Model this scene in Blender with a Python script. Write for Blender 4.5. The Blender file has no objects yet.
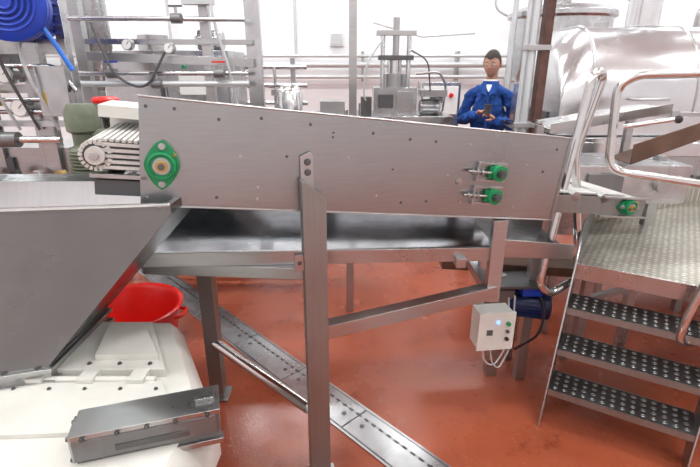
import bpy, bmesh, math, random
from mathutils import Matrix, Vector
random.seed(4)
V=Vector
sc=bpy.context.scene
try:
    sc.view_settings.view_transform='Standard'
except Exception: pass

# ---------------------------------------------------------------- materials
def newmat(name):
    m=bpy.data.materials.new(name); m.use_nodes=True
    nt=m.node_tree; b=nt.nodes['Principled BSDF']
    return m,nt,b
def plain(name,col,rough=.5,metal=0,var=.06,scale=8,bump=0,spec=None,coat=0):
    m,nt,b=newmat(name)
    tc=nt.nodes.new('ShaderNodeTexCoord'); n=nt.nodes.new('ShaderNodeTexNoise')
    n.inputs['Scale'].default_value=scale; n.inputs['Detail'].default_value=4
    nt.links.new(tc.outputs['Object'],n.inputs['Vector'])
    r=nt.nodes.new('ShaderNodeValToRGB')
    r.color_ramp.elements[0].position=.3; r.color_ramp.elements[1].position=.7
    r.color_ramp.elements[0].color=tuple(max(0,c*(1-var)) for c in col)+(1,)
    r.color_ramp.elements[1].color=tuple(min(1,c*(1+var)) for c in col)+(1,)
    nt.links.new(n.outputs['Fac'],r.inputs['Fac']); nt.links.new(r.outputs['Color'],b.inputs['Base Color'])
    b.inputs['Roughness'].default_value=rough; b.inputs['Metallic'].default_value=metal
    if coat: b.inputs['Coat Weight'].default_value=coat
    if bump:
        bp=nt.nodes.new('ShaderNodeBump'); bp.inputs['Strength'].default_value=bump; bp.inputs['Distance'].default_value=.01
        nt.links.new(n.outputs['Fac'],bp.inputs['Height']); nt.links.new(bp.outputs['Normal'],b.inputs['Normal'])
    return m
def steel(name,col,rough,stretch=(2,2,60),metal=1.0,var=.1,blot=.15,aniso=0):
    m,nt,b=newmat(name)
    tc=nt.nodes.new('ShaderNodeTexCoord'); mp=nt.nodes.new('ShaderNodeMapping')
    mp.inputs['Scale'].default_value=stretch
    nt.links.new(tc.outputs['Object'],mp.inputs['Vector'])
    n=nt.nodes.new('ShaderNodeTexNoise'); n.inputs['Scale'].default_value=4; n.inputs['Detail'].default_value=6
    nt.links.new(mp.outputs['Vector'],n.inputs['Vector'])
    n2=nt.nodes.new('ShaderNodeTexNoise'); n2.inputs['Scale'].default_value=3; n2.inputs['Detail'].default_value=5
    nt.links.new(tc.outputs['Object'],n2.inputs['Vector'])
    mx=nt.nodes.new('ShaderNodeMix'); mx.data_type='FLOAT'; mx.inputs[0].default_value=.5
    nt.links.new(n.outputs['Fac'],mx.inputs[2]); nt.links.new(n2.outputs['Fac'],mx.inputs[3])
    r=nt.nodes.new('ShaderNodeValToRGB')
    r.color_ramp.elements[0].position=.35; r.color_ramp.elements[1].position=.65
    r.color_ramp.elements[0].color=tuple(c*(1-var) for c in col)+(1,)
    r.color_ramp.elements[1].color=tuple(min(1,c*(1+var)) for c in col)+(1,)
    nt.links.new(mx.outputs[0],r.inputs['Fac']); nt.links.new(r.outputs['Color'],b.inputs['Base Color'])
    mr=nt.nodes.new('ShaderNodeMapRange'); mr.inputs['From Min'].default_value=.3; mr.inputs['From Max'].default_value=.7
    mr.inputs['To Min'].default_value=max(.03,rough-blot/2); mr.inputs['To Max'].default_value=rough+blot/2
    nt.links.new(n2.outputs['Fac'],mr.inputs['Value']); nt.links.new(mr.outputs['Result'],b.inputs['Roughness'])
    b.inputs['Metallic'].default_value=metal
    if aniso: b.inputs['Anisotropic'].default_value=aniso
    return m
STEEL=steel('brushed_steel',(.46,.465,.465),.32)
PANEL=steel('panel_steel',(.355,.37,.37),.31,(3,3,50),.93,.06,.10,.4)
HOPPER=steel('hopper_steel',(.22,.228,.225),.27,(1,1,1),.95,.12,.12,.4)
POSTM=steel('post_steel',(.30,.305,.295),.40,(20,20,1),.88,.08)
SHINY=steel('shiny_steel',(.66,.67,.67),.15,(40,2,2),1,.06,.1)
HOODST=steel('hood_steel',(.70,.71,.72),.24,(3,3,3),1,.05,.1)
PANST=steel('pan_steel',(.46,.48,.50),.14,(4,4,4),1,.18,.12)
TUBE=steel('tube_steel',(.60,.60,.59),.17,(3,3,3),1,.05,.08)
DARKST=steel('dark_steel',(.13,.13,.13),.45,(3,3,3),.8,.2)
BGST=steel('equipment_steel',(.50,.51,.52),.25,(3,3,3),.93,.15)
GREYBOX=steel('cast_grey',(.20,.20,.20),.42,(5,5,5),.6,.1)
CREAM=plain('cream_paint',(.66,.65,.60),.32,0,.08,6)
WHITE=plain('white_plastic',(.80,.80,.78),.4,0,.04)
BELT=plain('belt_white',(.56,.55,.52),.5,0,.12,30)
GREEN=plain('green_cast',(.008,.25,.09),.35,0,.15,20,.1)
OLIVE=plain('olive_paint',(.13,.15,.10),.45,0,.2,20)
RED=plain('red_plastic',(.70,.014,.010),.3,0,.06)
BLUE=plain('blue_paint',(.008,.045,.42),.35,0,.1)
NAVY=plain('navy_paint',(.008,.02,.10),.4,0,.1)
HOSE=plain('blue_hose',(.02,.16,.65),.4)
CLOTH=plain('blue_cloth',(.010,.060,.27),.9,0,.35,7,.6)
TROU=plain('dark_trousers',(.02,.025,.05),.85)
SKIN=plain('skin',(.46,.25,.18),.55,0,.06)
HAIR=plain('hair',(.03,.02,.015),.7,0,.3,60)
BLACK=plain('black_rubber',(.02,.02,.02),.5)
DGREY=plain('dark_grey',(.08,.08,.085),.5)
BRASS=plain('brass',(.5,.36,.12),.35,.8)
RUST=plain('rust_brown',(.10,.045,.035),.55,.2,.4,15)
BROWN=plain('brown_tray',(.13,.075,.05),.35,.3,.25,10)
WALLP=plain('wall_paint',(.85,.87,.89),.6,0,.02,2)
PIPEW=plain('pipe_grey',(.55,.57,.58),.35,.3)
EYEW=plain('eye_white',(.8,.8,.78),.2)
LIP=plain('lip',(.42,.14,.12),.5)
m,nt,b=newmat('lamp_diffuser'); b.inputs['Emission Color'].default_value=(1,1,1,1); b.inputs['Emission Strength'].default_value=6; LAMP=m
m,nt,b=newmat('led_blue'); b.inputs['Base Color'].default_value=(.1,.2,.9,1); b.inputs['Emission Color'].default_value=(.3,.5,1,1); b.inputs['Emission Strength'].default_value=1.5; LED=m
# floor
FLOOR,nt,b=newmat('red_epoxy_floor')
tc=nt.nodes.new('ShaderNodeTexCoord')
n=nt.nodes.new('ShaderNodeTexNoise'); n.inputs['Scale'].default_value=1.1; n.inputs['Detail'].default_value=8; n.inputs['Roughness'].default_value=.62
n3=nt.nodes.new('ShaderNodeTexNoise'); n3.inputs['Scale'].default_value=90; n3.inputs['Detail'].default_value=2
nt.links.new(tc.outputs['Object'],n.inputs['Vector']); nt.links.new(tc.outputs['Object'],n3.inputs['Vector'])
r=nt.nodes.new('ShaderNodeValToRGB'); e=r.color_ramp.elements
e[0].position=.32; e[0].color=(.24,.052,.023,1); e[1].position=.62; e[1].color=(.40,.096,.045,1)
x=r.color_ramp.elements.new(.43); x.color=(.345,.078,.036,1)
nt.links.new(n.outputs['Fac'],r.inputs['Fac'])
n4=nt.nodes.new('ShaderNodeTexNoise'); n4.inputs['Scale'].default_value=7; n4.inputs['Detail'].default_value=10; n4.inputs['Roughness'].default_value=.75
nt.links.new(tc.outputs['Object'],n4.inputs['Vector'])
r4=nt.nodes.new('ShaderNodeValToRGB'); r4.color_ramp.elements[0].position=.34; r4.color_ramp.elements[0].color=(.64,.58,.58,1); r4.color_ramp.elements[1].position=.44; r4.color_ramp.elements[1].color=(1,1,1,1)
nt.links.new(n4.outputs['Fac'],r4.inputs['Fac'])
mm=nt.nodes.new('ShaderNodeMix'); mm.data_type='RGBA'; mm.blend_type='MULTIPLY'; mm.inputs[0].default_value=1
nt.links.new(r.outputs['Color'],mm.inputs[6]); nt.links.new(r4.outputs['Color'],mm.inputs[7]); nt.links.new(mm.outputs[2],b.inputs['Base Color'])
mr=nt.nodes.new('ShaderNodeMapRange'); mr.inputs['From Min'].default_value=.4; mr.inputs['From Max'].default_value=.6; mr.inputs['To Min'].default_value=.13; mr.inputs['To Max'].default_value=.34
nt.links.new(n.outputs['Fac'],mr.inputs['Value']); nt.links.new(mr.outputs['Result'],b.inputs['Roughness'])
bp=nt.nodes.new('ShaderNodeBump'); bp.inputs['Strength'].default_value=.2; bp.inputs['Distance'].default_value=.004
nt.links.new(n3.outputs['Fac'],bp.inputs['Height']); nt.links.new(bp.outputs['Normal'],b.inputs['Normal'])
# checker plate
PLATE,nt,b=newmat('tread_plate')
tc=nt.nodes.new('ShaderNodeTexCoord'); mp=nt.nodes.new('ShaderNodeMapping'); mp.inputs['Rotation'].default_value=(0,0,.6); mp.inputs['Scale'].default_value=(36,36,1)
nt.links.new(tc.outputs['Object'],mp.inputs['Vector'])
vo=nt.nodes.new('ShaderNodeTexVoronoi'); vo.inputs['Scale'].default_value=1; vo.inputs['Randomness'].default_value=.15
nt.links.new(mp.outputs['Vector'],vo.inputs['Vector'])
r=nt.nodes.new('ShaderNodeValToRGB'); r.color_ramp.elements[0].color=(.70,.68,.61,1); r.color_ramp.elements[1].color=(.36,.34,.29,1); r.color_ramp.elements[0].position=.2; r.color_ramp.elements[1].position=.5
nt.links.new(vo.outputs['Distance'],r.inputs['Fac']); nt.links.new(r.outputs['Color'],b.inputs['Base Color'])
bp=nt.nodes.new('ShaderNodeBump'); bp.inputs['Strength'].default_value=.6; bp.inputs['Distance'].default_value=.003; bp.invert=True
nt.links.new(vo.outputs['Distance'],bp.inputs['Height']); nt.links.new(bp.outputs['Normal'],b.inputs['Normal'])
b.inputs['Metallic'].default_value=.6; b.inputs['Roughness'].default_value=.4

# ---------------------------------------------------------------- builder
class Bd:
    def __init__(s,name,M=None):
        s.name=name; s.bm=bmesh.new(); s.mats=[]; s.M=M or Matrix()
    def mi(s,m):
        if m not in s.mats: s.mats.append(m)
        return s.mats.index(m)
    def face(s,vs,m,smooth=True):
        try:
            f=s.bm.faces.new(vs); f.material_index=s.mi(m); f.smooth=smooth; return f
        except ValueError: return None
    def v(s,p): return s.bm.verts.new(s.M@V(p))
    def box(s,c,size,m,rot=None):
        R=Matrix()
        if rot is not None:
            if isinstance(rot,(int,float)): R=Matrix.Rotation(rot,4,'Z')
            else: R=rot
        T=Matrix.Translation(V(c))@R
        x,y,z=[a/2 for a in size]
        vs=[s.v(T@V(p)) for p in [(-x,-y,-z),(x,-y,-z),(x,y,-z),(-x,y,-z),(-x,-y,z),(x,-y,z),(x,y,z),(-x,y,z)]]
        for f in [(3,2,1,0),(4,5,6,7),(0,1,5,4),(1,2,6,5),(2,3,7,6),(3,0,4,7)]:
            s.face([vs[i] for i in f],m)
    def bb(s,a,b_,m):
        s.box([(a[i]+b_[i])/2 for i in range(3)],[abs(b_[i]-a[i]) for i in range(3)],m)
    def bar(s,p0,p1,w,h,m,up=(0,0,1)):
        p0=V(p0);p1=V(p1);d=p1-p0;L=d.length;d.normalize()
        u=V(up); 
        if abs(d.dot(u))>.98: u=V((0,1,0))
        sx=d.cross(u).normalized(); uz=sx.cross(d)
        R=Matrix((d,sx,uz)).transposed().to_4x4()
        s.box((p0+p1)/2,(L,w,h),m,R)
    def prism(s,pts,vec,m):
        vec=V(vec)
        a=[s.v(p) for p in pts]; c=[s.v(V(p)+vec) for p in pts]
        s.face(a[::-1],m); s.face(c,m)
        n=len(pts)
        for i in range(n):
            j=(i+1)%n; s.face([a[i],a[j],c[j],c[i]],m)
    def rings(s,rs,m,cap0=True,cap1=True):
        rr=[[s.v(p) for p in ring] for ring in rs]
        n=len(rr[0])
        for k in range(len(rr)-1):
            for i in range(n):
                j=(i+1)%n; s.face([rr[k][i],rr[k][j],rr[k+1][j],rr[k+1][i]],m)
        if cap0: s.face(rr[0][::-1],m)
        if cap1: s.face(rr[-1],m)
    def lathe(s,prof,o,axis,m,seg=28,cap=True,sx=1,sy=1):
        a=V(axis).normalized(); q=V((0,0,1)).rotation_difference(a) if a.z>-.999 else None
        o=V(o); rs=[]
        for r,z in prof:
            ring=[]
            for i in range(seg):
                t=2*math.pi*i/seg
                p=V((r*math.cos(t)*sx,r*math.sin(t)*sy,z))
                if q: p=q@p
                else: p=V((p.x,-p.y,-p.z))
                ring.append(o+p)
            rs.append(ring)
        s.rings(rs,m,cap,cap)
    def cyl(s,p0,p1,r,m,r2=None,seg=24):
        p0=V(p0);p1=V(p1)
        s.lathe([(r,0),(r if r2 is None else r2,(p1-p0).length)],p0,p1-p0,m,seg)
    def tube(s,pts,r,m,bend=0,seg=12):
        P=[V(p) for p in pts]
        if bend:
            Q=[P[0]]
            for i in range(1,len(P)-1):
                a=P[i-1]-P[i]; c=P[i+1]-P[i]
                bb_=min(bend,a.length*.49,c.length*.49)
                a=P[i]+a.normalized()*bb_; c=P[i]+c.normalized()*bb_
                for k in range(9):
                    t=k/8; Q.append(a*(1-t)**2+P[i]*2*t*(1-t)+c*t*t)
            Q.append(P[-1]); P=Q
        rs=[];nrm=None
        for i,p in enumerate(P):
            if i==0: d=P[1]-P[0]
            elif i==len(P)-1: d=P[-1]-P[-2]
            else: d=(P[i+1]-P[i]).normalized()+(P[i]-P[i-1]).normalized()
            d.normalize()
            if nrm is None:
                nrm=d.orthogonal().normalized()
            else:
                nrm=(nrm-d*nrm.dot(d)).normalized()
            bn=d.cross(nrm)
            rs.append([p+(nrm*math.cos(2*math.pi*k/seg)+bn*math.sin(2*math.pi*k/seg))*r for k in range(seg)])
        s.rings(rs,m)
    def bolt(s,p,n,m,r=.008,h=.006):
        p=V(p);n=V(n).normalized()
        s.cyl(p,p+n*h*.3,r*1.35,m,seg=12); s.cyl(p,p+n*h,r,m,seg=6)
    def sph(s,c,r,m,seg=16,rg=10):
        if isinstance(r,(int,float)): r=(r,r,r)
        c=V(c); rs=[]
        for k in range(1,rg):
            ph=math.pi*k/rg
            rs.append([c+V((r[0]*math.sin(ph)*math.cos(2*math.pi*i/seg),r[1]*math.sin(ph)*math.sin(2*math.pi*i/seg),-r[2]*math.cos(ph))) for i in range(seg)])
        s.rings(rs,m)
    def motor(s,p0,axis,r,L,m,fins=True):
        a=V(axis).normalized(); p0=V(p0)
        s.lathe([(r*.6,0),(r*.9,.01),(r,.03),(r,L*.12)],p0,a,m)
        s.cyl(p0+a*L*.1,p0+a*L*.8,r*.9,m)
        if fins:
            o=a.orthogonal().normalized(); bn=a.cross(o)
            for i in range(20):
                t=2*math.pi*i/20; d=o*math.cos(t)+bn*math.sin(t)
                s.bar(p0+a*L*.12+d*r*.95,p0+a*L*.76+d*r*.95,r*.05,r*.16,m,up=d)
        s.lathe([(r,L*.76),(r*1.04,L*.78),(r*1.04,L*.96),(r*.9,L)],p0,a,m)
    def done(s,bev=.0025,parent=None,loc=None):
        me=bpy.data.meshes.new(s.name)
        bmesh.ops.recalc_face_normals(s.bm,faces=s.bm.faces[:])
        s.bm.to_mesh(me); s.bm.free()
        for m in s.mats: me.materials.append(m)
        me.set_sharp_from_angle(angle=math.radians(38))
        xs=[v.co for v in me.vertices]
        c=V((sum(v.x for v in xs)/len(xs),sum(v.y for v in xs)/len(xs),min(v.z for v in xs)))
        ob=bpy.data.objects.new(s.name,me); sc.collection.objects.link(ob)
        if parent: ob.parent=parent
        else:
            me.transform(Matrix.Translation(-c)); ob.location=c
        if bev:
            md=ob.modifiers.new('bevel','BEVEL'); md.width=bev; md.segments=2; md.limit_method='ANGLE'; md.angle_limit=math.radians(50)
            md.harden_normals=False
        return ob

# ---------------------------------------------------------------- room
X0,X1,Y0,Y1,ZC=-6,6.5,-3,8,4.4
def slab(name,a,b_,m):
    B=Bd(name); B.bb(a,b_,m); return B.done(0)
slab('floor',(X0,Y0,-.1),(X1,Y1,0),FLOOR)
slab('ceiling',(X0,Y0,ZC),(X1,Y1,ZC+.1),WALLP)
slab('wall_back',(X0,Y1,0),(X1,Y1+.1,ZC),WALLP)
slab('wall_front',(X0,Y0-.1,0),(X1,Y0,ZC),WALLP)
slab('wall_left',(X0-.1,Y0,0),(X0,Y1,ZC),WALLP)
slab('wall_right',(X1,Y0,0),(X1+.1,Y1,ZC),WALLP)
B=Bd('baseboard_back'); B.bb((X0,Y1-.03,0),(X1,Y1,.15),PIPEW); B.done()
for ix,lx in enumerate((-4,-1.2,1.6,4.6)):
    for ly in (-1.2,1.6,4.2,6.6):
        B=Bd('ceiling_lamp')
        B.bb((lx-.75,ly-.16,ZC-.09),(lx+.75,ly+.16,ZC-.002),WHITE)
        B.bb((lx-.7,ly-.12,ZC-.11),(lx+.7,ly+.12,ZC-.09),LAMP)
        B.done()
        L=bpy.data.lights.new('lamp','AREA'); L.shape='RECTANGLE'; L.size=1.4; L.size_y=.24; L.energy=45 if ly<5 else 40; L.color=(.95,1,1)
        o=bpy.data.objects.new('ceiling_light',L); o.location=(lx,ly,ZC-.13); sc.collection.objects.link(o)

# ---------------------------------------------------------------- floor drain
a=V((-1.638,3.754,0)); d=V((.69,-.724,0))
M=Matrix.Translation(a-d*1.5)@Matrix.Rotation(math.atan2(d.y,d.x),4,'Z')
B=Bd('floor_drain_channel',M)
Ld=6.6; w=.18
B.bb((0,-w,.0),(Ld,0,.003),DARKST)
B.bb((0,-w-.012,0),(Ld,-w,.006),STEEL); B.bb((0,0,0),(Ld,.012,.006),STEEL)
k=0
while k*.5<Ld-.5:
    x0=k*.5+.004; x1=(k+1)*.5-.004
    B.bb((x0,-w+.006,.003),(x1,-.062,.007),BGST)
    B.bb((x0,-.048,.003),(x1,-.006,.007),BGST)
    for j in range(10):
        B.bb((x0+.01+j*.049,-.062,.003),(x0+.03+j*.049,-.048,.0065),STEEL)
    for xx in (x0+.06,x1-.06):
        B.cyl((xx,-.1,.007),(xx,-.1,.009),.012,DARKST,seg=14)
    k+=1
B.done(0)

# ---------------------------------------------------------------- inclined conveyor
A=V((-.623,1.430,1.576)); HD=math.atan2(.414,1.49); SL=math.atan(.118)
CM=Matrix.Translation(A)@Matrix.Rotation(HD,4,'Z')@Matrix.Rotation(SL,4,'Y')
L=1.56;H=.338;W=.5
B=Bd('inclined_conveyor',CM)
for yy,zt_ in ((0,0),(W-.004,-.05)):
    B.bb((0,yy,-H),(L,yy+.004,zt_),PANEL)
    s_=1 if yy==0 else -1
    B.bb((0,yy if s_>0 else yy-.02,zt_-.003),(L,(yy+.02) if s_>0 else yy+.004,zt_),PANEL)
    B.bb((0,yy if s_>0 else yy-.02,-H),(L,(yy+.02) if s_>0 else yy+.004,-H+.003),PANEL)
B.bb((L-.012,-.004,-H),(L,0,-.0),PANEL)
B.tube([(0,0.0,-.002),(L,0.0,-.002)],.0035,STEEL,seg=8)
B.tube([(0,0.0,-H+.002),(L,0.0,-H+.002)],.0035,STEEL,seg=8)
B.bb((0,.01,-.16),(L,W-.01,-.15),BELT)
B.bb((0,.01,-.275),(L,W-.01,-.268),BELT)
for i in range(0,26):
    B.bb((.03+i*.06,.02,-.15),(.036+i*.06,W-.02,-.135),BELT)
B.prism([(-.17,W-.004,-.09),(0,W-.004,-.05),(0,W-.004,-.30),(-.17,W-.004,-.25)],(0,.004,0),CREAM)
B.bb((-.16,.25,-.10),(.0,W-.01,-.06),CREAM)
# ribbed belt drum at the discharge end
rx,rz_,rr_=-.125,-.190,.046
B.cyl((rx,.02,rz_),(rx,W-.02,rz_),rr_*.84,DGREY,seg=28)
for i in range(20):
    t=2*math.pi*i/20
    B.bar((rx+rr_*.9*math.cos(t),.015,rz_+rr_*.9*math.sin(t)),(rx+rr_*.9*math.cos(t),W-.02,rz_+rr_*.9*math.sin(t)),.009,.012,BELT,up=(math.cos(t),0,math.sin(t)))
B.cyl((rx,.005,rz_),(rx,.02,rz_),rr_*.6,BELT); B.cyl((rx,-.004,rz_),(rx,.005,rz_),.012,STEEL)
B.bb((rx,.030,-.234),(.03,W-.02,-.146),DGREY)
for i in range(5):
    B.bb((rx,.018,-.160-i*.0175),(.03,.030,-.150-i*.0175),BELT)
for i in range(9):
    B.bb((rx+.005+i*.017,.02,-.147),(rx+.016+i*.017,W-.02,-.138),BELT)
B.cyl((-.10,.02,-.275),(-.10,W-.02,-.275),.022,DARKST)
B.bb((-.14,.0,-.255),(.02,.02,-.243),STEEL)
B.bb((-.13,.01,-.31),(.01,.03,-.262),DGREY)
for (qx,qz) in [(.02,-.03),(.10,-.03),(.23,-.05),(.36,-.035),(.52,-.04),(.23,-.30),(.36,-.26),(.36,-.30),(.66,-.14),(.74,-.05),(.78,-.27),(.88,-.06),(.88,-.29),
                (.98,-.06),(.98,-.28),(1.12,-.06),(1.12,-.28),(1.3,-.05),(1.36,-.29),(1.46,-.14),(1.5,-.05),(.10,-.31),(.02,-.31),(.30,-.16),(1.38,-.12),(.45,-.15),(1.05,-.18)]:
    B.bolt((qx,-.001,qz),(0,-1,0),DARKST if random.random()<.5 else STEEL,.0040,.0035)
for (qx,qz) in [(.60,-.06),(.60,-.075),(.83,-.17),(1.20,-.12)]:
    B.cyl((qx,-.002,qz),(qx,.0,qz),.004,DGREY,seg=10)
def ucfl(B,x,z,hgt,wid,vertical=True,y=0,m=GREEN):
    n=28;pts=[]
    for i in range(n):
        t=2*math.pi*i/n
        c,s_=math.cos(t),math.sin(t)
        rr=1/((abs(c)/(wid/2))**1.45+(abs(s_)/(hgt/2))**1.45)**(1/1.45)
        px,pz=(c*rr,s_*rr) if vertical else (s_*rr,c*rr)
        pts.append((x+px,y,z+pz))
    B.prism(pts,(0,-.014,0),m)
    r=wid*.40
    B.lathe([(r*1.05,0),(r,.018),(r*.86,.02),(r*.8,.014)],(x,y-.012,z),(0,-1,0),m)
    B.cyl((x,y-.01,z),(x,y-.030,z),r*.62,STEEL); B.cyl((x,y-.03,z),(x,y-.040,z),r*.42,BRASS); B.cyl((x,y-.03,z),(x,y-.043,z),r*.25,DARKST)
    o=hgt/2*.76
    for sg in (-1,1):
        B.bolt((x+(0 if vertical else sg*o),y-.014,z+(sg*o if vertical else 0)),(0,-1,0),STEEL,.008,.010)
    B.cyl((x+r*.7,y-.02,z+r*.7),(x+r*.95,y-.03,z+r*.95),.004,BRASS,seg=8)
ucfl(B,.065,-.203,.155,.105)
for zz,oo in ((-.155,0),(-.245,0)):
    B.bb((1.16,-.012,zz+.028),(1.29,0,zz+.036),STEEL); B.bb((1.16,-.012,zz-.036),(1.29,0,zz-.028),STEEL)
    B.bb((1.16,-.02,zz-.036),(1.168,0,zz+.036),STEEL)
    B.cyl((1.12,-.022,zz),(1.24,-.022,zz),.005,STEEL,seg=10)
    for q in (1.135,1.155,1.175): B.cyl((q,-.022,zz),(q+.008,-.022,zz),.011,STEEL,seg=6)
    B.cyl((1.25,0,zz),(1.25,-.035,zz),.03,GREEN); B.bb((1.215,-.022,zz-.022),(1.285,-.004,zz+.022),GREEN)
    B.cyl((1.25,-.035,zz),(1.25,-.05,zz),.016,DARKST); B.cyl((1.25,-.05,zz),(1.25,-.056,zz),.010,DGREY)
B.bolt((1.10,-.002,-.20),(0,-1,0),STEEL,.010,.01)
B.bb((L-.01,.03,-.31),(L+.50,.034,-.235),POSTM); B.bb((L-.01,W-.034,-.31),(L+.50,W-.03,-.235),PANEL)
for q in (.12,.27): B.cyl((L+q,.03,-.24),(L+q,W-.03,-.24),.022,STEEL)
B.cyl((L+.42,.034,-.27),(L+.42,W-.034,-.27),.045,BELT)
B.bb((L+.0,.06,-.232),(L+.42,W-.06,-.225),BELT)
ucfl(B,L+.40,-.27,.10,.075,False,.03)
B.bb((L+.25,.01,-.318),(L+.50,.03,-.31),STEEL); B.bb((L+.25,.01,-.235),(L+.50,.03,-.227),STEEL)
B.done(.001)
PM=Matrix.Translation(V((-.134,1.555,0)))@Matrix.Rotation(HD,4,'Z')
B=Bd('conveyor_support_frame',PM)
hw=.040
B.prism([(-hw,-.06,0),(hw,-.06,0),(hw,-.06,1.235),(-hw+.012,-.06,1.30),(-hw,-.06,1.30)],(0,.055,0),POSTM)
B.prism([(-hw+.006,-.005,1.18),(hw-.03,-.005,1.18),(hw-.03,-.005,1.375),(0,-.005,1.388),(-hw+.006,-.005,1.375)],(0,.006,0),STEEL)
B.bolt((-.01,-.006,1.355),(0,-1,0),DARKST,.009,.008); B.bolt((-.01,-.006,1.32),(0,-1,0),DARKST,.009,.008)
B.bb((-.07,-.09,0),(.07,.03,.012),STEEL)
for q in (-.055,.055): B.bolt((q,-.075,.012),(0,0,1),DARKST,.009,.008)
B.bb((-hw-.03,-.045,.98),(-hw,-.02,1.04),STEEL); B.bolt((-hw-.015,-.045,1.01),(0,-1,0),DARKST,.006)
B.M=Matrix()
B.bar((-.10,1.545,.715),(.62,1.79,.765),.055,.055,STEEL)
B.bar((.60,1.78,.72),(.60,1.78,1.08),.055,.04,STEEL)
B.bar((.60,1.80,.745),(.60,2.25,.745),.045,.045,STEEL)
B.tube([(-.17,1.575,.33),(-.70,2.07,.33)],.026,TUBE)
B.bar((-.70,2.07,0),(-.70,2.07,.90),.07,.07,POSTM)
B.bb((-.76,2.01,0),(-.64,2.13,.012),STEEL)
B.done(.003)

# ---------------------------------------------------------------- vibrating pan under conveyor
B=Bd('trough_conveyor')
zf=.93
B.prism([(-1.5,1.72,zf),(.62,1.80,zf),(.62,2.22,zf),(-1.5,2.22,zf)],(0,0,.004),PANST)
B.prism([(-1.05,1.70,zf-.03),(.62,1.78,zf-.03),(.62,1.78,zf+.03),(-1.05,1.70,zf+.03)],(0,.02,0),STEEL)
B.prism([(-1.5,2.2,zf-.03),(.62,2.2,zf-.03),(.62,2.2,zf+.10),(-1.5,2.2,zf+.10)],(0,.012,0),PANST)
B.tube([(-1.5,2.19,zf+.10),(.62,2.19,zf+.10)],.008,SHINY)
B.bar((-.85,1.78,zf-.055),(-.10,1.72,zf-.055),.05,.05,STEEL)
B.bar((-1.5,2.15,zf-.06),(.62,2.15,zf-.06),.05,.05,STEEL)
for xx in (-1.45,-.5,.45):
    B.bar((xx,1.74,zf-.025),(xx,2.2,zf-.025),.04,.04,STEEL)
B.prism([(.62,1.80,zf),(.62,2.22,zf),(1.0,2.3,zf-.07),(1.0,1.95,zf-.07)],(0,0,.004),PANST)
B.prism([(.62,1.79,zf-.02),(1.0,1.94,zf-.09),(1.0,1.94,zf-.02),(.62,1.79,zf+.06)],(0,.006,0),STEEL)
B.prism([(.62,2.22,zf-.02),(1.0,2.3,zf-.09),(1.0,2.3,zf+.0),(.62,2.22,zf+.08)],(0,.006,0),STEEL)
for xx,yy in ((.95,2.22),(-1.48,2.15)):
    B.bar((xx,yy,0),(xx,yy,zf-.08),.05,.05,STEEL)
B.done(.002)

B=Bd('stainless_work_table')
B.bb((-1.9,2.95,.86),(.05,3.6,.90),SHINY)
for xx in (-1.85,0):
    for yy in (3.0,3.55):
        B.bar((xx,yy,0),(xx,yy,.86),.05,.05,STEEL)
B.bar((-1.85,3.55,.2),(0,3.55,.2),.04,.04,STEEL)
B.done(.003)

B=Bd('drip_tray_stand')
B.prism([(.50,2.35,.62),(1.35,2.35,.56),(1.35,2.75,.56),(.50,2.75,.62)],(0,0,.03),BROWN)
B.prism([(.50,2.33,.62),(1.35,2.33,.56),(1.35,2.33,.61),(.50,2.33,.67)],(0,.02,0),BROWN)
for xx in (.95,1.28):
    for yy in (2.4,2.7): B.bar((xx,yy,0),(xx,yy,.57),.035,.035,STEEL)
B.done(.002)

# ---------------------------------------------------------------- control box
bx=V((.685,1.95,.485))
R=Matrix.Translation(bx)@Matrix.Rotation(.12,4,'Z')
B=Bd('electrical_control_box',R)
B.bb((-.085,-.03,-.095),(.080,.07,.09),CREAM)
B.bb((-.091,-.038,-.101),(.086,-.026,.096),CREAM)
B.cyl((.050,-.038,.04),(.050,-.052,.04),.010,GREEN); B.cyl((.050,-.038,.0),(.050,-.050,.0),.008,DGREY)
B.cyl((-.0,-.038,.05),(-.0,-.046,.05),.010,LED)
B.cyl((.050,-.038,-.04),(.050,-.050,-.04),.009,BLACK)
B.bb((-.05,-.040,-.02),(-.02,-.038,.01),DGREY)
for q in (-.04,.0,.04):
    B.cyl((q,.01,-.101),(q,.01,-.125),.011,BLACK)
B.tube([(-.04,.01,-.125),(-.03,-.0,-.19),(.02,.0,-.22),(.08,.02,-.15),(.10,.05,-.02),(.11,.1,.10)],.004,PIPEW,bend=.05,seg=8)
B.tube([(.0,.01,-.125),(.01,.0,-.2),(.05,.0,-.24),(.12,.03,-.12),(.13,.08,.12)],.004,PIPEW,bend=.05,seg=8)
B.bar((-.05,.08,-.08),(-.05,.08,.42),.04,.03,STEEL)
B.bb((-.05,.07,.02),(.05,.09,.06),STEEL)
B.done(.004)
B=Bd('geared_motor')
B.motor((.84,2.25,.47),(1,-.25,0),.075,.22,NAVY)
B.bb((.74,2.19,.38),(.86,2.33,.56),GREYBOX)
B.cyl((.80,2.26,.56),(.80,2.26,.62),.03,STEEL)
B.bar((.80,2.26,.0),(.80,2.26,.40),.06,.06,STEEL)
B.bb((.88,2.14,.55),(.98,2.24,.60),BLUE)
B.bb((.70,2.12,.60),(1.0,2.4,.615),DARKST)
B.tube([(.95,2.2,.60),(1.0,2.12,.5),(.98,2.1,.35),(.9,2.2,.2)],.007,BLACK,bend=.06,seg=8)
B.done(.003)

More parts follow.
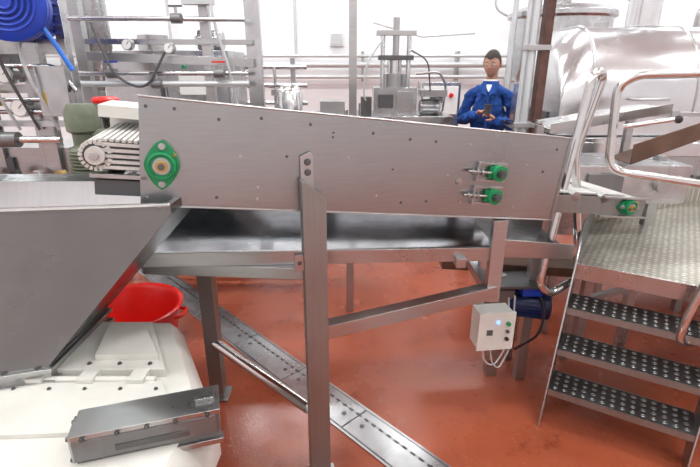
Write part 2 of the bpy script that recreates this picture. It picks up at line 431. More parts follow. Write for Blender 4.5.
# ---------------------------------------------------------------- hopper
B=Bd('stainless_hopper')
zr=1.232
rim=[V((-.545,1.365,zr)),V((-.53,1.80,zr)),V((-1.75,1.80,zr)),V((-1.75,1.22,zr))]
low=[V((-.95,1.25,.765)),V((-.95,1.62,.765)),V((-1.45,1.62,.765)),V((-1.45,1.10,.765))]
rimt=[p+V((0,0,.028)) for p in rim]
def off(P,dx):
    c=sum(P,V((0,0,0)))/len(P); return [p+(c-p).normalized()*dx for p in P]
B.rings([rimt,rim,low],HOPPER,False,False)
B.rings([off(rimt,.02),off(rim,.02)],SHINY,False,False)
B.rings([off(rim,.02),off(low,.012)],SHINY,False,False)
B.rings([rimt,off(rimt,.02)],STEEL,False,False)
neck=[p-V((0,0,.07)) for p in low]
B.rings([low,neck],STEEL,False,False)
fl=[V((-.935,1.235,.70)),V((-.935,1.635,.70)),V((-1.465,1.635,.70)),V((-1.465,1.085,.70))]
B.prism(fl,(0,0,.018),STEEL)
B.prism([p+V((0,0,.05)) for p in fl],(0,0,.012),STEEL)
for i in range(6):
    p=fl[0].lerp(fl[3],(i+.5)/6)+V((0,.018,.07-.008)); B.bolt(p,(0,0,1),DARKST,.008)
B.tube([rimt[0],rimt[3]],.006,SHINY,seg=8)
B.done(.002)

# ---------------------------------------------------------------- cream machine at lower left
B=Bd('packing_machine_base')
zt=.70
top=[V((-.40,1.14,zt)),V((-.68,1.66,zt)),V((-1.7,1.66,zt)),V((-1.7,.80,zt)),V((-.42,.80,zt))]
def shrink(P,k,z):
    c=V((-1.1,1.2,0)); return [V((c.x+(p.x-c.x)*k,c.y+(p.y-c.y)*k,z)) for p in P]
B.rings([shrink(top,.97,.05),shrink(top,.97,.50),shrink(top,1.0,.52),shrink(top,1.0,.62),shrink(top,.96,.67),shrink(top,.92,zt)],CREAM)
for xx in (-1.5,-.62):
    for yy in (.95,1.5): B.cyl((xx,yy,0),(xx,yy,.06),.035,DARKST)
B.prism([V((-.60,1.28,zt-.005)),V((-.76,1.58,zt-.005)),V((-1.3,1.58,zt-.005)),V((-1.3,1.28,zt-.005))],(0,0,.035),CREAM)
B.prism([V((-.64,1.33,zt+.03)),V((-.77,1.54,zt+.03)),V((-.90,1.54,zt+.03)),V((-.85,1.33,zt+.03))],(0,0,.02),CREAM)
B.prism([V((-.53,1.14,zt-.03)),V((-.60,1.24,zt-.03)),V((-1.5,1.22,zt-.03)),V((-1.5,.98,zt-.03)),V((-.72,1.02,zt-.03))],(0,0,.045),CREAM)
B.cyl((-.62,1.25,zt+.012),(-1.2,1.25,zt+.012),.012,CREAM,seg=14)
for xx in (-.7,-.86,-1.02): B.bb((xx,1.225,zt-.01),(xx+.05,1.28,zt+.03),CREAM)
for i in range(6):
    B.bolt(V((-.66-.1*i,1.31,zt+.03)),(0,0,1),DARKST,.006)
    B.bolt(V((-.80-.09*i,1.55,zt+.03)),(0,0,1),DARKST,.006)
for i in range(5): B.bolt(V((-.60-.11*i,1.20,zt+.015)),(0,0,1),DARKST,.005)
for q in (.15,.5,.85):
    p=V((-.40,1.14,0)).lerp(V((-.68,1.66,0)),q); n_=V((.52,.28,0)).normalized()
    for z_ in (.57,.46,.2): B.bolt((p.x+n_.x*(-.003 if z_>.5 else -.018),p.y+n_.y*(-.003 if z_>.5 else -.018),z_),n_,DARKST,.007,.008)
B.done(.012)
AM=Matrix.Translation(V((-.540,1.02,.738)))@Matrix.Rotation(.30,4,'Z')
B=Bd('linear_actuator',AM)
B.bb((-.175,-.045,-.052),(.18,.05,.045),GREYBOX)
B.bb((-.177,-.055,-.025),(.17,-.045,.035),GREYBOX)
B.bb((-.177,-.052,.035),(.183,.055,.050),STEEL)
B.bb((-.165,-.058,-.058),(.185,-.03,-.042),STEEL)
for q in (-.15,-.07,.0,.07,.15): B.bolt((q,-.056,.042),(0,-1,0),DARKST,.005)
B.bb((-.08,-.058,-.012),(.10,-.054,.006),DARKST)
B.bb((-.187,-.04,-.045),(-.175,.045,.04),STEEL)
for sy in (-.03,.035):
    for sz in (-.035,.03): B.bolt((-.187,sy,sz),(-1,0,0),DARKST,.006)
B.bb((.12,-.01,.05),(.17,.04,.06),STEEL)
B.done(.003)

# ---------------------------------------------------------------- red bucket
B=Bd('red_tub')
bx_,by_=-1.27,2.40
B.lathe([(.0,0.0),(.205,0),(.21,.01),(.272,.34),(.29,.345),(.295,.362),(.285,.37),(.272,.362),(.260,.34),(.20,.02),(0,.02)],(bx_,by_,0),(0,0,1),RED,48,False)
for sg in (-1,1):
    B.tube([(bx_+sg*.27,by_-.06,.31),(bx_+sg*.315,by_-.04,.32),(bx_+sg*.315,by_+.04,.32),(bx_+sg*.27,by_+.06,.31)],.010,RED,bend=.02)
B.done(.001)

# ---------------------------------------------------------------- access platform & ladder
c=V((.53,.85,0)).normalized(); w_=V((.85,-.53,0)).normalized(); O=V((1.05,2.0,0)); zp=.8
B=Bd('access_platform')
P=[O,O+w_*1.1,V((2.9,2.0,0)),V((3.0,3.1,0)),V((2.40,3.09,0)),O+c*.71]
B.prism([p+V((0,0,zp-.012)) for p in P],(0,0,.012),PLATE)
def wallplate(B,p,q,z0,z1,m,t=.005):
    p=V(p);q=V(q); n_=(q-p).cross(V((0,0,1))).normalized()*t
    B.prism([V((p.x,p.y,z0)),V((q.x,q.y,z0)),V((q.x,q.y,z1)),V((p.x,p.y,z1))],n_,m)
for i in range(len(P)):
    wallplate(B,P[i],P[(i+1)%len(P)],zp-.08,zp-.001,STEEL)
wallplate(B,P[5],P[4],zp,zp+.11,PLATE)
wallplate(B,P[4],P[3],zp,zp+.11,PLATE)
B.prism([O+V((0,0,zp-.08)),O+c*.70+V((0,0,zp-.08)),O+c*.70+V((0,0,zp+.09)),O+c*.12+V((0,0,zp+.17)),O+V((0,0,zp+.12))],-w_*.006,PANEL)
for p in (O+c*.66+w_*.03,O+w_*1.0+c*.05,V((2.85,2.05,0)),V((2.9,3.05,0)),V((2.35,3.0,0))):
    B.bar(p,p+V((0,0,zp-.01)),.05,.05,STEEL)
B.bar(O+c*.66+V((0,0,.3)),V((2.35,3.0,.3)),.035,.035,STEEL)
B.done(.002)

B=Bd('access_ladder')
wl=.60
foot=V((.93,1.86,0)); 
for k in (0,1):
    o=w_*(wl*k)
    a0=foot+o
    B.prism([a0-c*.03,a0+c*.12,O+o+c*.15+V((0,0,zp-.02)),O+o+c*.02+V((0,0,zp+.10)),O+o-c*.04+V((0,0,zp+.02))],w_*(.008 if k==0 else -.008),STEEL)
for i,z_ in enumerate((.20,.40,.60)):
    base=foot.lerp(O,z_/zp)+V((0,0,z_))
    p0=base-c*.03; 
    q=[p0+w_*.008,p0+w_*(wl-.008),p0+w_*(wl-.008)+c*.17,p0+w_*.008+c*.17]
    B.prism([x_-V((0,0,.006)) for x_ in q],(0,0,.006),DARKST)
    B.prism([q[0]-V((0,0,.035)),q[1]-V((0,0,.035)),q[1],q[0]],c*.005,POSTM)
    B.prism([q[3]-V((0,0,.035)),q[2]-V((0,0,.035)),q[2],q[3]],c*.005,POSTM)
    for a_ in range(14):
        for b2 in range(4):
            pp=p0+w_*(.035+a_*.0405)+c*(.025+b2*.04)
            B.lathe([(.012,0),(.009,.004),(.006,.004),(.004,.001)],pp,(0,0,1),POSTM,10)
B.done(.0015)

B=Bd('ladder_handrail')
r=.018
def up(p,z): return V((p.x,p.y,z))
lowp=up(O-c*.10-w_*.06,.66)
B.tube([O-w_*.01+V((0,0,.70)),lowp+V((-.02,-.0,.0)),V((.862,1.93,.72)),V((.985,2.0,1.635)),V((1.065,2.06,1.635)),V((1.00,2.07,1.30)),O+c*.06-w_*.01+V((0,0,.86))],r,TUBE,bend=.05,seg=16)
g0=O+V((.045,.0,0))
B.tube([up(g0,1.20)+w_*.62,up(g0,1.235)+w_*.02,up(g0,1.58)-w_*.0,up(g0,1.625)+w_*.06,up(g0,1.645)+w_*.62],r,TUBE,bend=.07,seg=16)
e0=O+w_*.44-c*.10
B.tube([up(O+w_*.60,1.65),up(O+w_*.60-c*.05,1.55),up(e0,.66),up(e0+c*.02,.56),up(O+w_*.60+c*.02,.58)],r,TUBE,bend=.06,seg=16)
B.cyl(up(g0,1.42)+w_*.05,up(g0,1.46)+w_*.22,.010,SHINY)
B.sph(up(g0,1.46)+w_*.23,.016,BLACK)
B.done(0)

# ---------------------------------------------------------------- process equipment on right
B=Bd('fryer_with_hood')
# curved hood, cross-section in y-z swept along x, left end sloping in
prof=[(3.20,1.22),(3.20,1.34)]
for i in range(13):
    t=math.pi-math.pi*.5*i/12
    prof.append((3.58+.38*math.cos(t),1.46+.46*math.sin(t)))
for i in range(9):
    t=math.pi*.5-math.pi*.5*i/8
    prof.append((3.90+.32*math.cos(t),1.46+.46*math.sin(t)))
prof+=[(4.22,1.22)]
def ring(x,kz,ky): return [V((x,3.72+(y-3.72)*ky,1.22+(z-1.22)*kz)) for y,z in prof]
B.rings([ring(1.40,.72,.97),ring(1.42,.80,.985),ring(1.56,.98,1),ring(1.60,1,1),ring(3.5,1.0,1)],HOODST)
# rims, lid seams, hinges and lift handles
def arch(x,r_,m,kk=1.0):
    B.tube(ring(x,kk,1.0)[1:-1],r_,m,seg=8)
arch(1.60,.012,STEEL); arch(2.28,.008,STEEL); arch(2.95,.008,STEEL)
B.bar((1.56,3.19,1.36),(3.5,3.19,1.36),.012,.03,STEEL)
B.bar((1.60,3.235,1.62),(3.5,3.235,1.62),.012,.012,STEEL)
for xx in (1.85,2.55,3.15):
    B.tube([(xx,3.20,1.46),(xx,3.14,1.46),(xx+.22,3.14,1.46),(xx+.22,3.20,1.46)],.009,STEEL,bend=.02,seg=8)
    for dx in (-.08,.28): B.bb((xx+dx,3.175,1.33),(xx+dx+.05,3.20,1.39),BGST)
# tray lip, conveyor bed, body and legs
B.bb((1.36,3.10,1.17),(3.5,4.28,1.215),SHINY)
B.bb((1.36,3.08,1.10),(3.5,3.12,1.19),HOODST)
B.bb((1.42,3.22,.5),(3.45,4.22,1.17),BGST)
for k in range(4): 
    B.bb((1.48+k*.49,3.205,.56),(1.48+k*.49+.44,3.22,1.08),STEEL); B.bb((1.88+k*.49,3.19,.8),(1.90+k*.49,3.205,.95),DARKST)
for xx in (1.5,3.35):
    for yy in (3.35,4.15): B.bar((xx,yy,0),(xx,yy,.5),.07,.07,STEEL)
B.bb((1.385,3.40,1.235),(1.40,4.05,1.36),DGREY)
# chimney and vent pipe
B.cyl((2.14,3.74,1.90),(2.14,3.74,ZC-.01),.11,HOODST)
for z_,r_ in ((1.91,.15),(2.12,.125),(2.5,.125)): B.cyl((2.14,3.74,z_),(2.14,3.74,z_+.025),r_,STEEL)
B.tube([(2.6,3.8,1.90),(2.6,3.8,2.08),(3.3,3.9,2.08)],.035,STEEL,bend=.08)
B.cyl((1.80,3.66,1.91),(1.80,3.66,1.96),.05,STEEL)
B.done(.003)
B=Bd('storage_tank')
tx,ty=2.47,6.0
B.lathe([(.15,.45),(.56,.85),(.56,1.5),(.57,1.505),(.57,1.53),(.56,1.535),(.56,2.18),(.60,2.20),(.60,2.25),(.56,2.27),(.50,2.30),(.1,2.36)],(tx,ty,0),(0,0,1),BGST,48)
for i in range(4):
    t=math.pi/4+i*math.pi/2; B.cyl((tx+.48*math.cos(t),ty+.48*math.sin(t),0),(tx+.48*math.cos(t),ty+.48*math.sin(t),.95),.04,STEEL)
B.cyl((tx,ty,2.34),(tx,ty,2.6),.09,STEEL); B.tube([(tx,ty,2.55),(tx-.2,ty,2.9),(tx-.2,ty,4.38)],.05,STEEL,bend=.1)
B.tube([(tx-.58,ty-.2,.9),(tx-.62,ty-.25,1.4),(tx-.62,ty-.25,2.6)],.03,PIPEW,bend=.08)
B.done(.003)
B=Bd('service_column')
B.bar((1.16,3.0,0),(1.16,3.0,ZC-.01),.05,.07,RUST)
B.tube([(1.085,3.0,0.0),(1.085,3.0,ZC-.02)],.028,PIPEW)
B.tube([(1.04,2.98,1.0),(1.04,2.98,ZC-.02)],.012,PIPEW); 
for z_ in (1.3,1.75,2.2,2.9): B.bb((1.02,2.96,z_),(1.19,2.99,z_+.03),STEEL)
B.bb((1.10,2.955,0),(1.22,3.045,.02),RUST)
B.done(.002)
B=Bd('feed_chute')
B.prism([(1.0,2.38,1.36),(1.75,2.62,1.44),(1.75,2.95,1.44),(1.0,2.7,1.36)],(0,0,.006),SHINY)
B.prism([(1.0,2.37,1.34),(1.75,2.61,1.42),(1.75,2.61,1.47),(1.0,2.37,1.39)],(0,.006,0),STEEL)
B.prism([(1.38,2.28,1.20),(2.1,2.42,1.42),(2.1,2.42,1.50),(1.38,2.28,1.30)],(0,.008,0),BROWN)
B.prism([(1.38,2.28,1.20),(2.1,2.42,1.42),(2.1,2.62,1.42),(1.38,2.48,1.20)],(0,0,.006),BROWN)
for p in ((1.06,2.66,0),(1.7,2.9,0)): B.bar(p,(p[0],p[1],1.38),.04,.04,STEEL)
B.bb((1.15,2.36,.98),(1.75,2.75,1.18),BGST)
B.bb((1.22,2.34,1.02),(1.40,2.36,1.14),GREYBOX)
B.cyl((1.6,2.36,1.08),(1.6,2.32,1.08),.035,STEEL)
B.bar((1.7,2.55,.0),(1.7,2.55,1.2),.05,.05,STEEL)
B.done(.002)

# ---------------------------------------------------------------- middle background equipment
B=Bd('filling_machine')
B.bb((-.35,4.4,1.17),(.95,5.1,1.23),SHINY)
B.bb((-.30,4.45,.85),(.90,5.05,1.17),BGST)
for xx in (-.3,.9):
    for yy in (4.45,5.05): B.bar((xx,yy,0),(xx,yy,1.17),.06,.06,STEEL)
B.bb((.22,4.5,1.23),(.62,4.9,1.48),BGST); B.bb((.26,4.48,1.30),(.40,4.5,1.42),DGREY); B.bb((.44,4.485,1.28),(.58,4.5,1.45),STEEL)
B.cyl((.42,4.7,1.48),(.42,4.7,1.60),.11,STEEL); B.cyl((.42,4.7,1.60),(.42,4.7,1.72),.07,SHINY)
for xx in (.30,.54): B.cyl((xx,4.6,1.48),(xx,4.6,1.95),.022,SHINY)
B.bb((.24,4.55,1.93),(.60,4.65,1.97),STEEL); B.cyl((.42,4.6,1.72),(.42,4.6,2.08),.03,STEEL)
B.bb((.26,4.53,1.72),(.58,4.67,1.76),DARKST)
B.motor((.66,4.65,1.30),(1,0,0),.07,.2,BGST)
B.bb((.66,4.5,1.40),(.9,4.75,1.46),STEEL); B.bb((-.28,4.5,1.23),(-.05,4.8,1.36),STEEL)
for i in range(8):
    B.cyl((-.25+.07*i,4.55,1.23),(-.25+.07*i,4.55,1.28+.03*(i%3)),.02,SHINY if i%2 else DGREY)
B.bb((.1,4.46,1.23),(.2,4.56,1.40),DARKST)
B.tube([(.3,4.5,1.9),(.15,4.45,1.7),(.12,4.45,1.4),(.2,4.5,1.3)],.008,PIPEW,bend=.08,seg=8)
B.tube([(.55,4.5,1.8),(.7,4.45,1.72),(.74,4.5,1.45)],.007,DGREY,bend=.08,seg=8)
B.tube([(.6,4.48,1.6),(.8,4.45,1.62),(.9,4.6,1.5),(.92,4.8,1.25)],.012,STEEL,bend=.06,seg=8)
B.done(.003)
B=Bd('control_cabinet')
B.bb((.80,5.5,.2),(1.25,5.8,1.50),BGST); B.bb((.83,5.49,1.15),(1.22,5.5,1.46),WHITE)
B.bb((.9,5.48,1.28),(1.05,5.49,1.40),DGREY); B.cyl((1.14,5.49,1.36),(1.14,5.46,1.36),.025,RED)
B.bb((.83,5.52,0),(1.22,5.78,.2),DARKST)
B.done(.004)
B=Bd('pipe_manifold')
for xx in (-2.2,-1.4,-.6): B.bar((xx,5.2,0),(xx,5.2,1.75),.05,.05,STEEL)
for z_ in (1.30,1.48,1.66): B.tube([(-2.3,5.15,z_),(-.45,5.15,z_)],.024,BGST)
for i,xx in enumerate((-2.0,-1.75,-1.2,-1.0,-.78)):
    B.tube([(xx,5.1,1.1),(xx,5.1,1.66)],.018,SHINY); B.cyl((xx,5.1,1.38),(xx,5.1,1.44),.045,BGST if i%2 else STEEL)
    B.bar((xx-.05,5.05,1.46),(xx+.06,5.05,1.48),.012,.012,BLUE if i==2 else DGREY)
B.lathe([(.03,1.0),(.13,1.08),(.13,1.42),(.09,1.48),(.03,1.5)],(-.62,5.0,0),(0,0,1),SHINY,24)
B.lathe([(.03,1.0),(.11,1.06),(.11,1.36),(.03,1.42)],(-1.5,4.95,0),(0,0,1),BGST,24)
for xx in (-.62,-1.5): B.cyl((xx,4.98,0),(xx,4.98,1.05),.025,STEEL)
B.bb((-2.25,5.0,.95),(-.5,5.3,.99),STEEL)
B.done(.002)
B=Bd('steel_gantry')
for (xx,yy) in ((.02,3.5),(-.88,3.10),(-.60,3.15)):
    B.bar((xx,yy,.90),(xx,yy,3.2),.055 if xx!=-.60 else .09,.055,STEEL if xx!=-.60 else BGST)
    B.bb((xx-.06,yy-.06,.90),(xx+.03,yy+.08,.912),STEEL)
B.bar((-.88,3.10,3.2),(.02,3.5,3.2),.06,.06,STEEL)
B.bar((-1.6,3.0,1.72),(-.60,3.1,1.68),.05,.05,STEEL)
B.bar((-1.6,3.0,1.80),(-.60,3.1,1.80),.03,.03,STEEL)
B.bar((-1.6,3.0,.90),(-1.6,3.0,3.2),.06,.06,STEEL)
B.bar((-1.6,3.0,3.2),(-.88,3.1,3.2),.06,.06,STEEL)
for i,(z_,m_) in enumerate(((1.62,BGST),(1.56,PIPEW),(1.92,BGST))):
    B.tube([(-1.62,2.94,z_),(-1.1,2.97,z_),(-.62,3.02,z_)],.014+.004*(i%2),m_)
for xx,zz in ((-1.42,1.62),(-1.16,1.56),(-.78,1.62),(-1.0,1.92)):
    B.cyl((xx-.03,2.95,zz),(xx+.03,2.95,zz),.028,GREYBOX); B.cyl((xx,2.95,zz),(xx,2.95,zz+.06),.008,STEEL); B.bar((xx-.04,2.95,zz+.065),(xx+.04,2.95,zz+.065),.012,.010,BLUE if xx<-1.3 else RED if xx>-.9 else DGREY)
for xx,zz in ((-1.30,1.78),(-1.06,1.76)):
    B.cyl((xx,2.97,zz),(xx,2.93,zz),.032,STEEL); B.cyl((xx,2.93,zz),(xx,2.926,zz),.026,WHITE); B.bar((xx,2.924,zz),(xx+.015,2.924,zz+.018),.003,.003,BLACK)
B.tube([(-1.5,2.95,1.9),(-1.40,2.92,1.6),(-1.22,2.92,1.52),(-1.08,2.94,1.75)],.008,DGREY,bend=.1,seg=8)
B.tube([(-.85,3.04,2.4),(-.80,3.0,1.9),(-.72,3.0,1.6),(-.70,3.05,1.3)],.009,PIPEW,bend=.1,seg=8)
B.bb((-.98,3.0,2.0),(-.80,3.06,2.2),PIPEW)
B.done(.003)
B=Bd('stainless_cabinet')
B.bb((-1.95,3.9,.15),(-.95,4.5,1.78),BGST); B.bb((-1.93,3.885,.2),(-1.46,3.9,1.74),BGST); B.bb((-1.44,3.885,.2),(-.97,3.9,1.74),BGST)
for xx in (-1.9,-1.0):
    for yy in (3.95,4.45): B.cyl((xx,yy,0),(xx,yy,.15),.03,DARKST)
B.bb((-1.50,3.86,1.3),(-1.48,3.885,1.5),DARKST)
B.cyl((-1.6,4.1,1.78),(-1.6,4.1,1.9),.12,STEEL)
B.motor((-1.25,4.1,1.86),(1,0,0),.08,.22,BGST)
B.bb((-1.35,3.87,1.45),(-1.1,3.885,1.6),WHITE); B.cyl((-1.3,3.885,1.66),(-1.3,3.86,1.66),.015,GREEN)
B.done(.004)
B=Bd('dosing_cylinder')
B.lathe([(.04,1.5),(.06,1.62),(.13,1.78),(.13,2.25),(.14,2.26),(.14,2.28),(.05,2.32)],(-1.75,3.4,0),(0,0,1),BGST,32)
B.cyl((-1.75,3.4,.90),(-1.75,3.4,1.52),.04,STEEL); B.bb((-1.87,3.28,.90),(-1.63,3.52,.92),STEEL)
B.cyl((-1.75,3.4,2.3),(-1.75,3.4,2.8),.03,STEEL)
B.done(.002)
B=Bd('wall_pipework')
for z_,r_ in ((1.83,.025),(1.70,.045),(1.52,.03)):
    B.tube([(-5.8,7.8,z_),(4.8,7.8,z_)],r_,PIPEW)
for xx in (-4.5,-3,-1.5,0.2,1.7,3.2): B.bb((xx-.02,7.82,1.45),(xx+.02,8.0,1.9),STEEL)
for xx in (-4.2,-2.8,-.85): B.tube([(xx,7.9,1.8),(xx,7.9,4.38)],.022,PIPEW)
B.tube([(.35,7.7,2.3),(1.1,7.7,2.1),(1.9,7.7,2.15)],.014,PIPEW)
B.tube([(2.2,7.8,4.38),(2.2,7.8,2.5),(2.8,7.8,2.2)],.02,PIPEW,bend=.1)
B.done(0)
B=Bd('wall_junction_box')
B.bb((-.32,7.93,1.98),(-.10,8.0,2.18),WHITE); B.bb((-.30,7.92,2.0),(-.12,7.93,2.16),PIPEW); B.done(.004)
B=Bd('cutting_machine')
B.bb((-2.3,2.45,.0),(-1.65,2.9,.9),BGST); B.bb((-2.35,2.40,.9),(-1.3,2.92,.94),SHINY)
B.bb((-2.1,2.5,.94),(-1.5,2.9,1.25),STEEL); B.bb((-2.05,2.48,1.0),(-1.8,2.5,1.2),DGREY)
for xx in (-2.05,-1.86,-1.62,-1.42): B.bar((xx,2.5,.94),(xx,2.5,2.0),.045,.045,STEEL if xx<-1.5 else BGST)
B.bar((-2.1,2.5,1.75),(-1.4,2.5,1.75),.05,.07,STEEL); B.bar((-2.1,2.5,1.55),(-1.4,2.5,1.55),.04,.04,STEEL)
B.bar((-2.1,2.5,1.38),(-1.3,2.45,1.38),.03,.03,PIPEW)
B.cyl((-1.95,2.45,1.30),(-1.72,2.45,1.30),.04,GREYBOX); B.cyl((-1.72,2.45,1.30),(-1.5,2.45,1.30),.018,SHINY)
B.bb((-1.55,2.42,1.42),(-1.40,2.55,1.66),BGST); B.bb((-1.98,2.52,1.58),(-1.72,2.6,1.73),GREYBOX)
for k in range(4):
    B.tube([(-1.95+.13*k,2.46,2.0),(-1.93+.12*k,2.38,1.8-.03*k),(-1.85+.1*k,2.38,1.6),(-1.8+.1*k,2.45,1.35)],.008,[BLACK,PIPEW,DGREY,PIPEW][k],bend=.1,seg=8)
for k in range(5):
    B.cyl((-2.0+.12*k,2.44,1.12),(-2.0+.12*k,2.40,1.12),.025,[DGREY,STEEL,BLACK,STEEL,BRASS][k])
for xx,zz in ((-1.70,1.62),(-1.66,1.46)):
    B.cyl((xx,2.48,zz),(xx,2.42,zz),.045,STEEL); B.cyl((xx,2.42,zz),(xx,2.415,zz),.038,WHITE); B.bar((xx,2.412,zz),(xx+.02,2.412,zz+.02),.003,.003,BLACK)
for zz in (1.66,1.50,1.44): B.tube([(-2.2,2.46,zz),(-1.45,2.44,zz),(-1.38,2.46,zz-.12)],.011,BGST,bend=.04)
for xx in (-1.78,-1.52): B.cyl((xx,2.44,1.47),(xx,2.44,1.54),.022,BRASS)
B.tube([(-1.5,2.3,1.90),(-1.42,2.28,1.88),(-1.36,2.3,1.78),(-1.30,2.32,1.64)],.011,HOSE,bend=.08)
B.done(.003)
B=Bd('blue_motor')
B.motor((-1.62,2.6,1.92),(.35,-1,0),.15,.34,BLUE)
B.lathe([(.16,0),(.16,.03),(.13,.045),(.03,.05)],(-1.495,2.25,1.92),(.35,-1,0),BLUE,36)
for i in range(5): B.lathe([(.025+i*.022,0),(.03+i*.022,.006),(.035+i*.022,0)],(-1.495+.017,2.25-.047,1.92),(.35,-1,0),BLUE,30)
B.bb((-1.72,2.35,2.06),(-1.55,2.5,2.12),BLUE)
B.bar((-1.58,2.5,0.94),(-1.58,2.5,1.78),.08,.06,STEEL)
B.done(.003)
B=Bd('gear_unit')
g=V((-1.13,2.02,0))
B.lathe([(.06,1.15),(.072,1.17),(.072,1.32),(.05,1.34),(.05,1.39),(.068,1.40),(.068,1.48),(.05,1.51)],g,(0,0,1),OLIVE,28)
for i in range(10): B.lathe([(.080,0),(.080,.006)],g+V((0,0,1.17+i*.015)),(0,0,1),OLIVE,28)
B.bar(g+V((0,0,.934)),g+V((0,0,1.15)),.08,.08,STEEL)
B.cyl(g+V((.03,0,1.38)),g+V((.11,-.02,1.38)),.03,OLIVE)
B.done(.002)
B=Bd('emergency_stop_button')
q=V((-1.09,2.16,0))
B.bar(q+V((0,0,.934)),q+V((0,0,1.46)),.04,.04,STEEL)
B.bb(q+V((-.05,-.04,1.44)),q+V((.06,.04,1.49)),GREYBOX)
B.lathe([(.02,0),(.02,.012),(.055,.014),(.058,.03),(.045,.04)],q+V((0,0,1.49)),(0,0,1),RED,24)
B.done(.002)

# ---------------------------------------------------------------- worker
def skin_obj(name,verts,edges,radii,mat,parent,sub=2,root=0,fold=0):
    me=bpy.data.meshes.new(name); me.from_pydata(verts,edges,[]); me.materials.append(mat)
    ob=bpy.data.objects.new(name,me); sc.collection.objects.link(ob); ob.parent=parent
    md=ob.modifiers.new('skin','SKIN'); 
    if not me.skin_vertices:
        bm=bmesh.new(); bm.from_mesh(me); bm.verts.layers.skin.verify(); bm.to_mesh(me); bm.free()
    for i,sv in enumerate(me.skin_vertices[0].data):
        r_=radii[i]; sv.radius=(r_,r_) if isinstance(r_,(int,float)) else r_; sv.use_root=(i==root)
    md.use_smooth_shade=True
    s2=ob.modifiers.new('sub','SUBSURF'); s2.levels=sub; s2.render_levels=sub
    if fold:
        tx_=bpy.data.textures.new(name+'_folds','CLOUDS'); tx_.noise_scale=.07; tx_.noise_depth=2
        dm=ob.modifiers.new('folds','DISPLACE'); dm.texture=tx_; dm.strength=fold; dm.mid_level=.5; dm.texture_coords='LOCAL'
    return ob
wk=bpy.data.objects.new('worker',None); sc.collection.objects.link(wk)
wk.location=(1.34,4.67,0); wk.rotation_euler=(0,0,math.radians(-22))
vs=[(0,0,1.04),(0,0,1.2),(0,.0,1.34),(0,.0,1.50),(0,0,.84),
    (-.09,0,1.455),(-.165,.0,1.415),(-.215,.02,1.29),(-.245,.0,1.15),(-.18,-.13,1.19),(-.09,-.235,1.25),
    (.09,0,1.455),(.165,0,1.415),(.220,.02,1.29),(.250,.0,1.14),(.19,-.12,1.16),(.10,-.225,1.20)]
es=[(0,1),(1,2),(2,3),(0,4),(2,5),(5,6),(6,7),(7,8),(8,9),(9,10),(2,11),(11,12),(12,13),(13,14),(14,15),(15,16)]
rd=[(.175,.13),(.175,.125),(.175,.12),(.060,.060),(.195,.145),.075,.066,.062,.056,.052,.042,.075,.066,.062,.056,.052,.042]
skin_obj('coat',vs,es,rd,CLOTH,wk,4,0,.055)
vs=[(0,0,.92),(-.09,0,.86),(-.10,-.01,.50),(-.10,.02,.11),(.09,0,.86),(.10,-.01,.50),(.10,.02,.11)]
es=[(0,1),(1,2),(2,3),(0,4),(4,5),(5,6)]
skin_obj('legs',vs,es,[.11,.10,.072,.05,.10,.072,.05],TROU,wk,2,0,.015)
for sg in (-1,1):
    skin_obj('shoe',[(sg*.10,.05,.05),(sg*.11,-.06,.045),(sg*.125,-.17,.035)],[(0,1),(1,2)],[.048,.045,.034],BLACK,wk)
hc=V((0,-.015,1.69))
B=Bd('head',Matrix.Translation(hc)@Matrix.Rotation(math.radians(9),4,'X')@Matrix.Rotation(math.radians(-8),4,'Z')@Matrix.Translation(-hc))
seg,rg=32,24
rs=[]
for k in range(1,rg):
    ph=math.pi*k/rg; ring_=[]
    for i in range(seg):
        t=2*math.pi*i/seg
        x=.077*math.sin(ph)*math.cos(t); y=.096*math.sin(ph)*math.sin(t); z=-.118*math.cos(ph)
        if z<-.02:
            f=1+ (z+.02)*2.2; x*=max(.55,f); 
            if y>0: y*=max(.5,1+(z+.02)*4)
        if y<0:
            y*=.95
            y-=.024*math.exp(-((x/.011)**2))*math.exp(-(((z+.018)/.018)**2))
            y-=.010*math.exp(-((x/.010)**2))*math.exp(-(((z-.008)/.02)**2))
            y-=.008*math.exp(-((x/.025)**2))*math.exp(-(((z+.085)/.018)**2))
            y+=.010*math.exp(-(((abs(x)-.03)/.014)**2))*math.exp(-(((z-.004)/.012)**2))
        ring_.append(hc+V((x,y,z)))
    rs.append(ring_)
B.rings(rs,SKIN)
B.lathe([(.062,1.46),(.052,1.53),(.052,1.62)],(0,.012,0),(0,0,1),SKIN,24)
for sg in (-1,1):
    B.sph(hc+V((sg*.030,-.077,.004)),(.012,.010,.0065),EYEW); B.sph(hc+V((sg*.030,-.085,.003)),(.005,.004,.005),BLACK)
    B.sph(hc+V((sg*.079,.008,-.004)),(.010,.020,.032),SKIN)
    B.sph(hc+V((sg*.031,-.085,.022)),(.015,.004,.0025),HAIR)
B.sph(hc+V((0,-.087,-.052)),(.020,.005,.004),LIP)
rs=[]
for k in range(0,10):
    ph=math.pi*.5*k/9.5; ring_=[]
    for i in range(seg):
        t=2*math.pi*i/seg; sn=math.sin(t)
        z0=.058+.008*math.sin(5*t) if sn<-.45 else -.045
        if -.45<=sn<.1: z0=.058-.103*(sn+.45)/.55
        zz=z0+(.126-z0)*math.sin(ph)
        rr=math.sqrt(max(0,1-(max(zz,0)/.1265)**2))
        ring_.append(hc+V((.082*math.cos(t)*rr,.101*sn*rr,zz)))
    rs.append(ring_)
B.rings(rs,HAIR,False,True)
B.done(0,wk)
B=Bd('collar')
B.lathe([(.085,1.47),(.076,1.52),(.072,1.535),(.066,1.52),(.066,1.47)],(0,.008,0),(0,0,1),CLOTH,28,False)
B.lathe([(.066,1.49),(.060,1.545),(.056,1.55),(.054,1.50)],(0,.006,0),(0,0,1),WHITE,28,False)
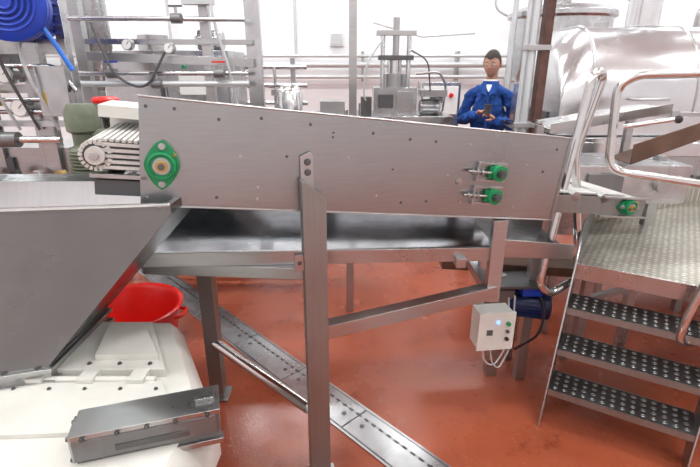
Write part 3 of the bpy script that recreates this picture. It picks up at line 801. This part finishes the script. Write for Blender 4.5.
B.prism([(-.035,-.100,1.505),(.035,-.100,1.505),(0,-.140,1.44)],(0,.03,-.002),WHITE)
for sg in (-1,1): B.prism([(sg*.03,-.105,1.525),(sg*.075,-.085,1.515),(sg*.06,-.135,1.43),(sg*.005,-.148,1.41)],(0,-.006,0),CLOTH)
B.bar((0,-.142,1.41),(0,-.158,.95),.025,.006,CLOTH,up=(0,-1,0))
for z_ in (1.36,1.28,1.12): B.cyl((0,-.14,z_),(0,-.160,z_),.006,DGREY,seg=12)
B.done(0,wk)
def hand(name,wr,fd,pn_,thumb):
    wr=V(wr);fd=V(fd).normalized();pn_=V(pn_).normalized();sd=fd.cross(pn_).normalized()*thumb
    vs=[wr,wr+fd*.045,wr+fd*.085]; es=[(0,1),(1,2)]; rd=[(.024,.020),(.034,.018),(.036,.016)]
    skin_obj(name+'_palm',[tuple(v) for v in vs],es,rd,SKIN,wk)
    for i,(o_,l_) in enumerate(((.028,.070),(.010,.078),(-.010,.073),(-.028,.058))):
        a=wr+fd*.075+sd*o_; b2=a+fd*l_*.5; c2=b2+(fd*.4+pn_*.9).normalized()*l_*.33; d2=c2+(pn_*1-fd*.5).normalized()*l_*.28
        skin_obj(name+'_finger_%d'%(i+1),[tuple(x_) for x_ in (a,b2,c2,d2)],[(0,1),(1,2),(2,3)],[.0095,.009,.008,.007],SKIN,wk)
    a=wr+fd*.025+sd*.022; b2=a+(sd*.8+fd*.7).normalized()*.04; c2=b2+(fd*.8+pn_*.7).normalized()*.032
    skin_obj(name+'_thumb',[tuple(x_) for x_ in (a,b2,c2)],[(0,1),(1,2)],[.013,.011,.009],SKIN,wk)
hand('right_hand',(-.085,-.24,1.255),(1,-.15,.25),(0,-.3,-1),-1)
hand('left_hand',(.095,-.235,1.205),(-.8,-.25,.55),(-.3,.6,-.6),1)
B=Bd('held_cup'); B.lathe([(.026,0),(.034,.085),(.036,.088),(.032,.086),(.024,.004)],(.025,-.275,1.25),(0,0,1),DGREY,20); B.done(0,wk)

# ---------------------------------------------------------------- camera
cam=bpy.data.cameras.new('cam'); cam.lens=24.017; cam.sensor_width=36; cam.sensor_fit='HORIZONTAL'; cam.clip_start=.05
co=bpy.data.objects.new('camera',cam); co.location=(0,0,1.65); co.rotation_euler=(math.radians(90-19.5),0,0)
sc.collection.objects.link(co); sc.camera=co
wd=bpy.data.worlds.new('world'); wd.use_nodes=True; wd.node_tree.nodes['Background'].inputs[0].default_value=(.8,.85,.9,1); wd.node_tree.nodes['Background'].inputs[1].default_value=.4; sc.world=wd
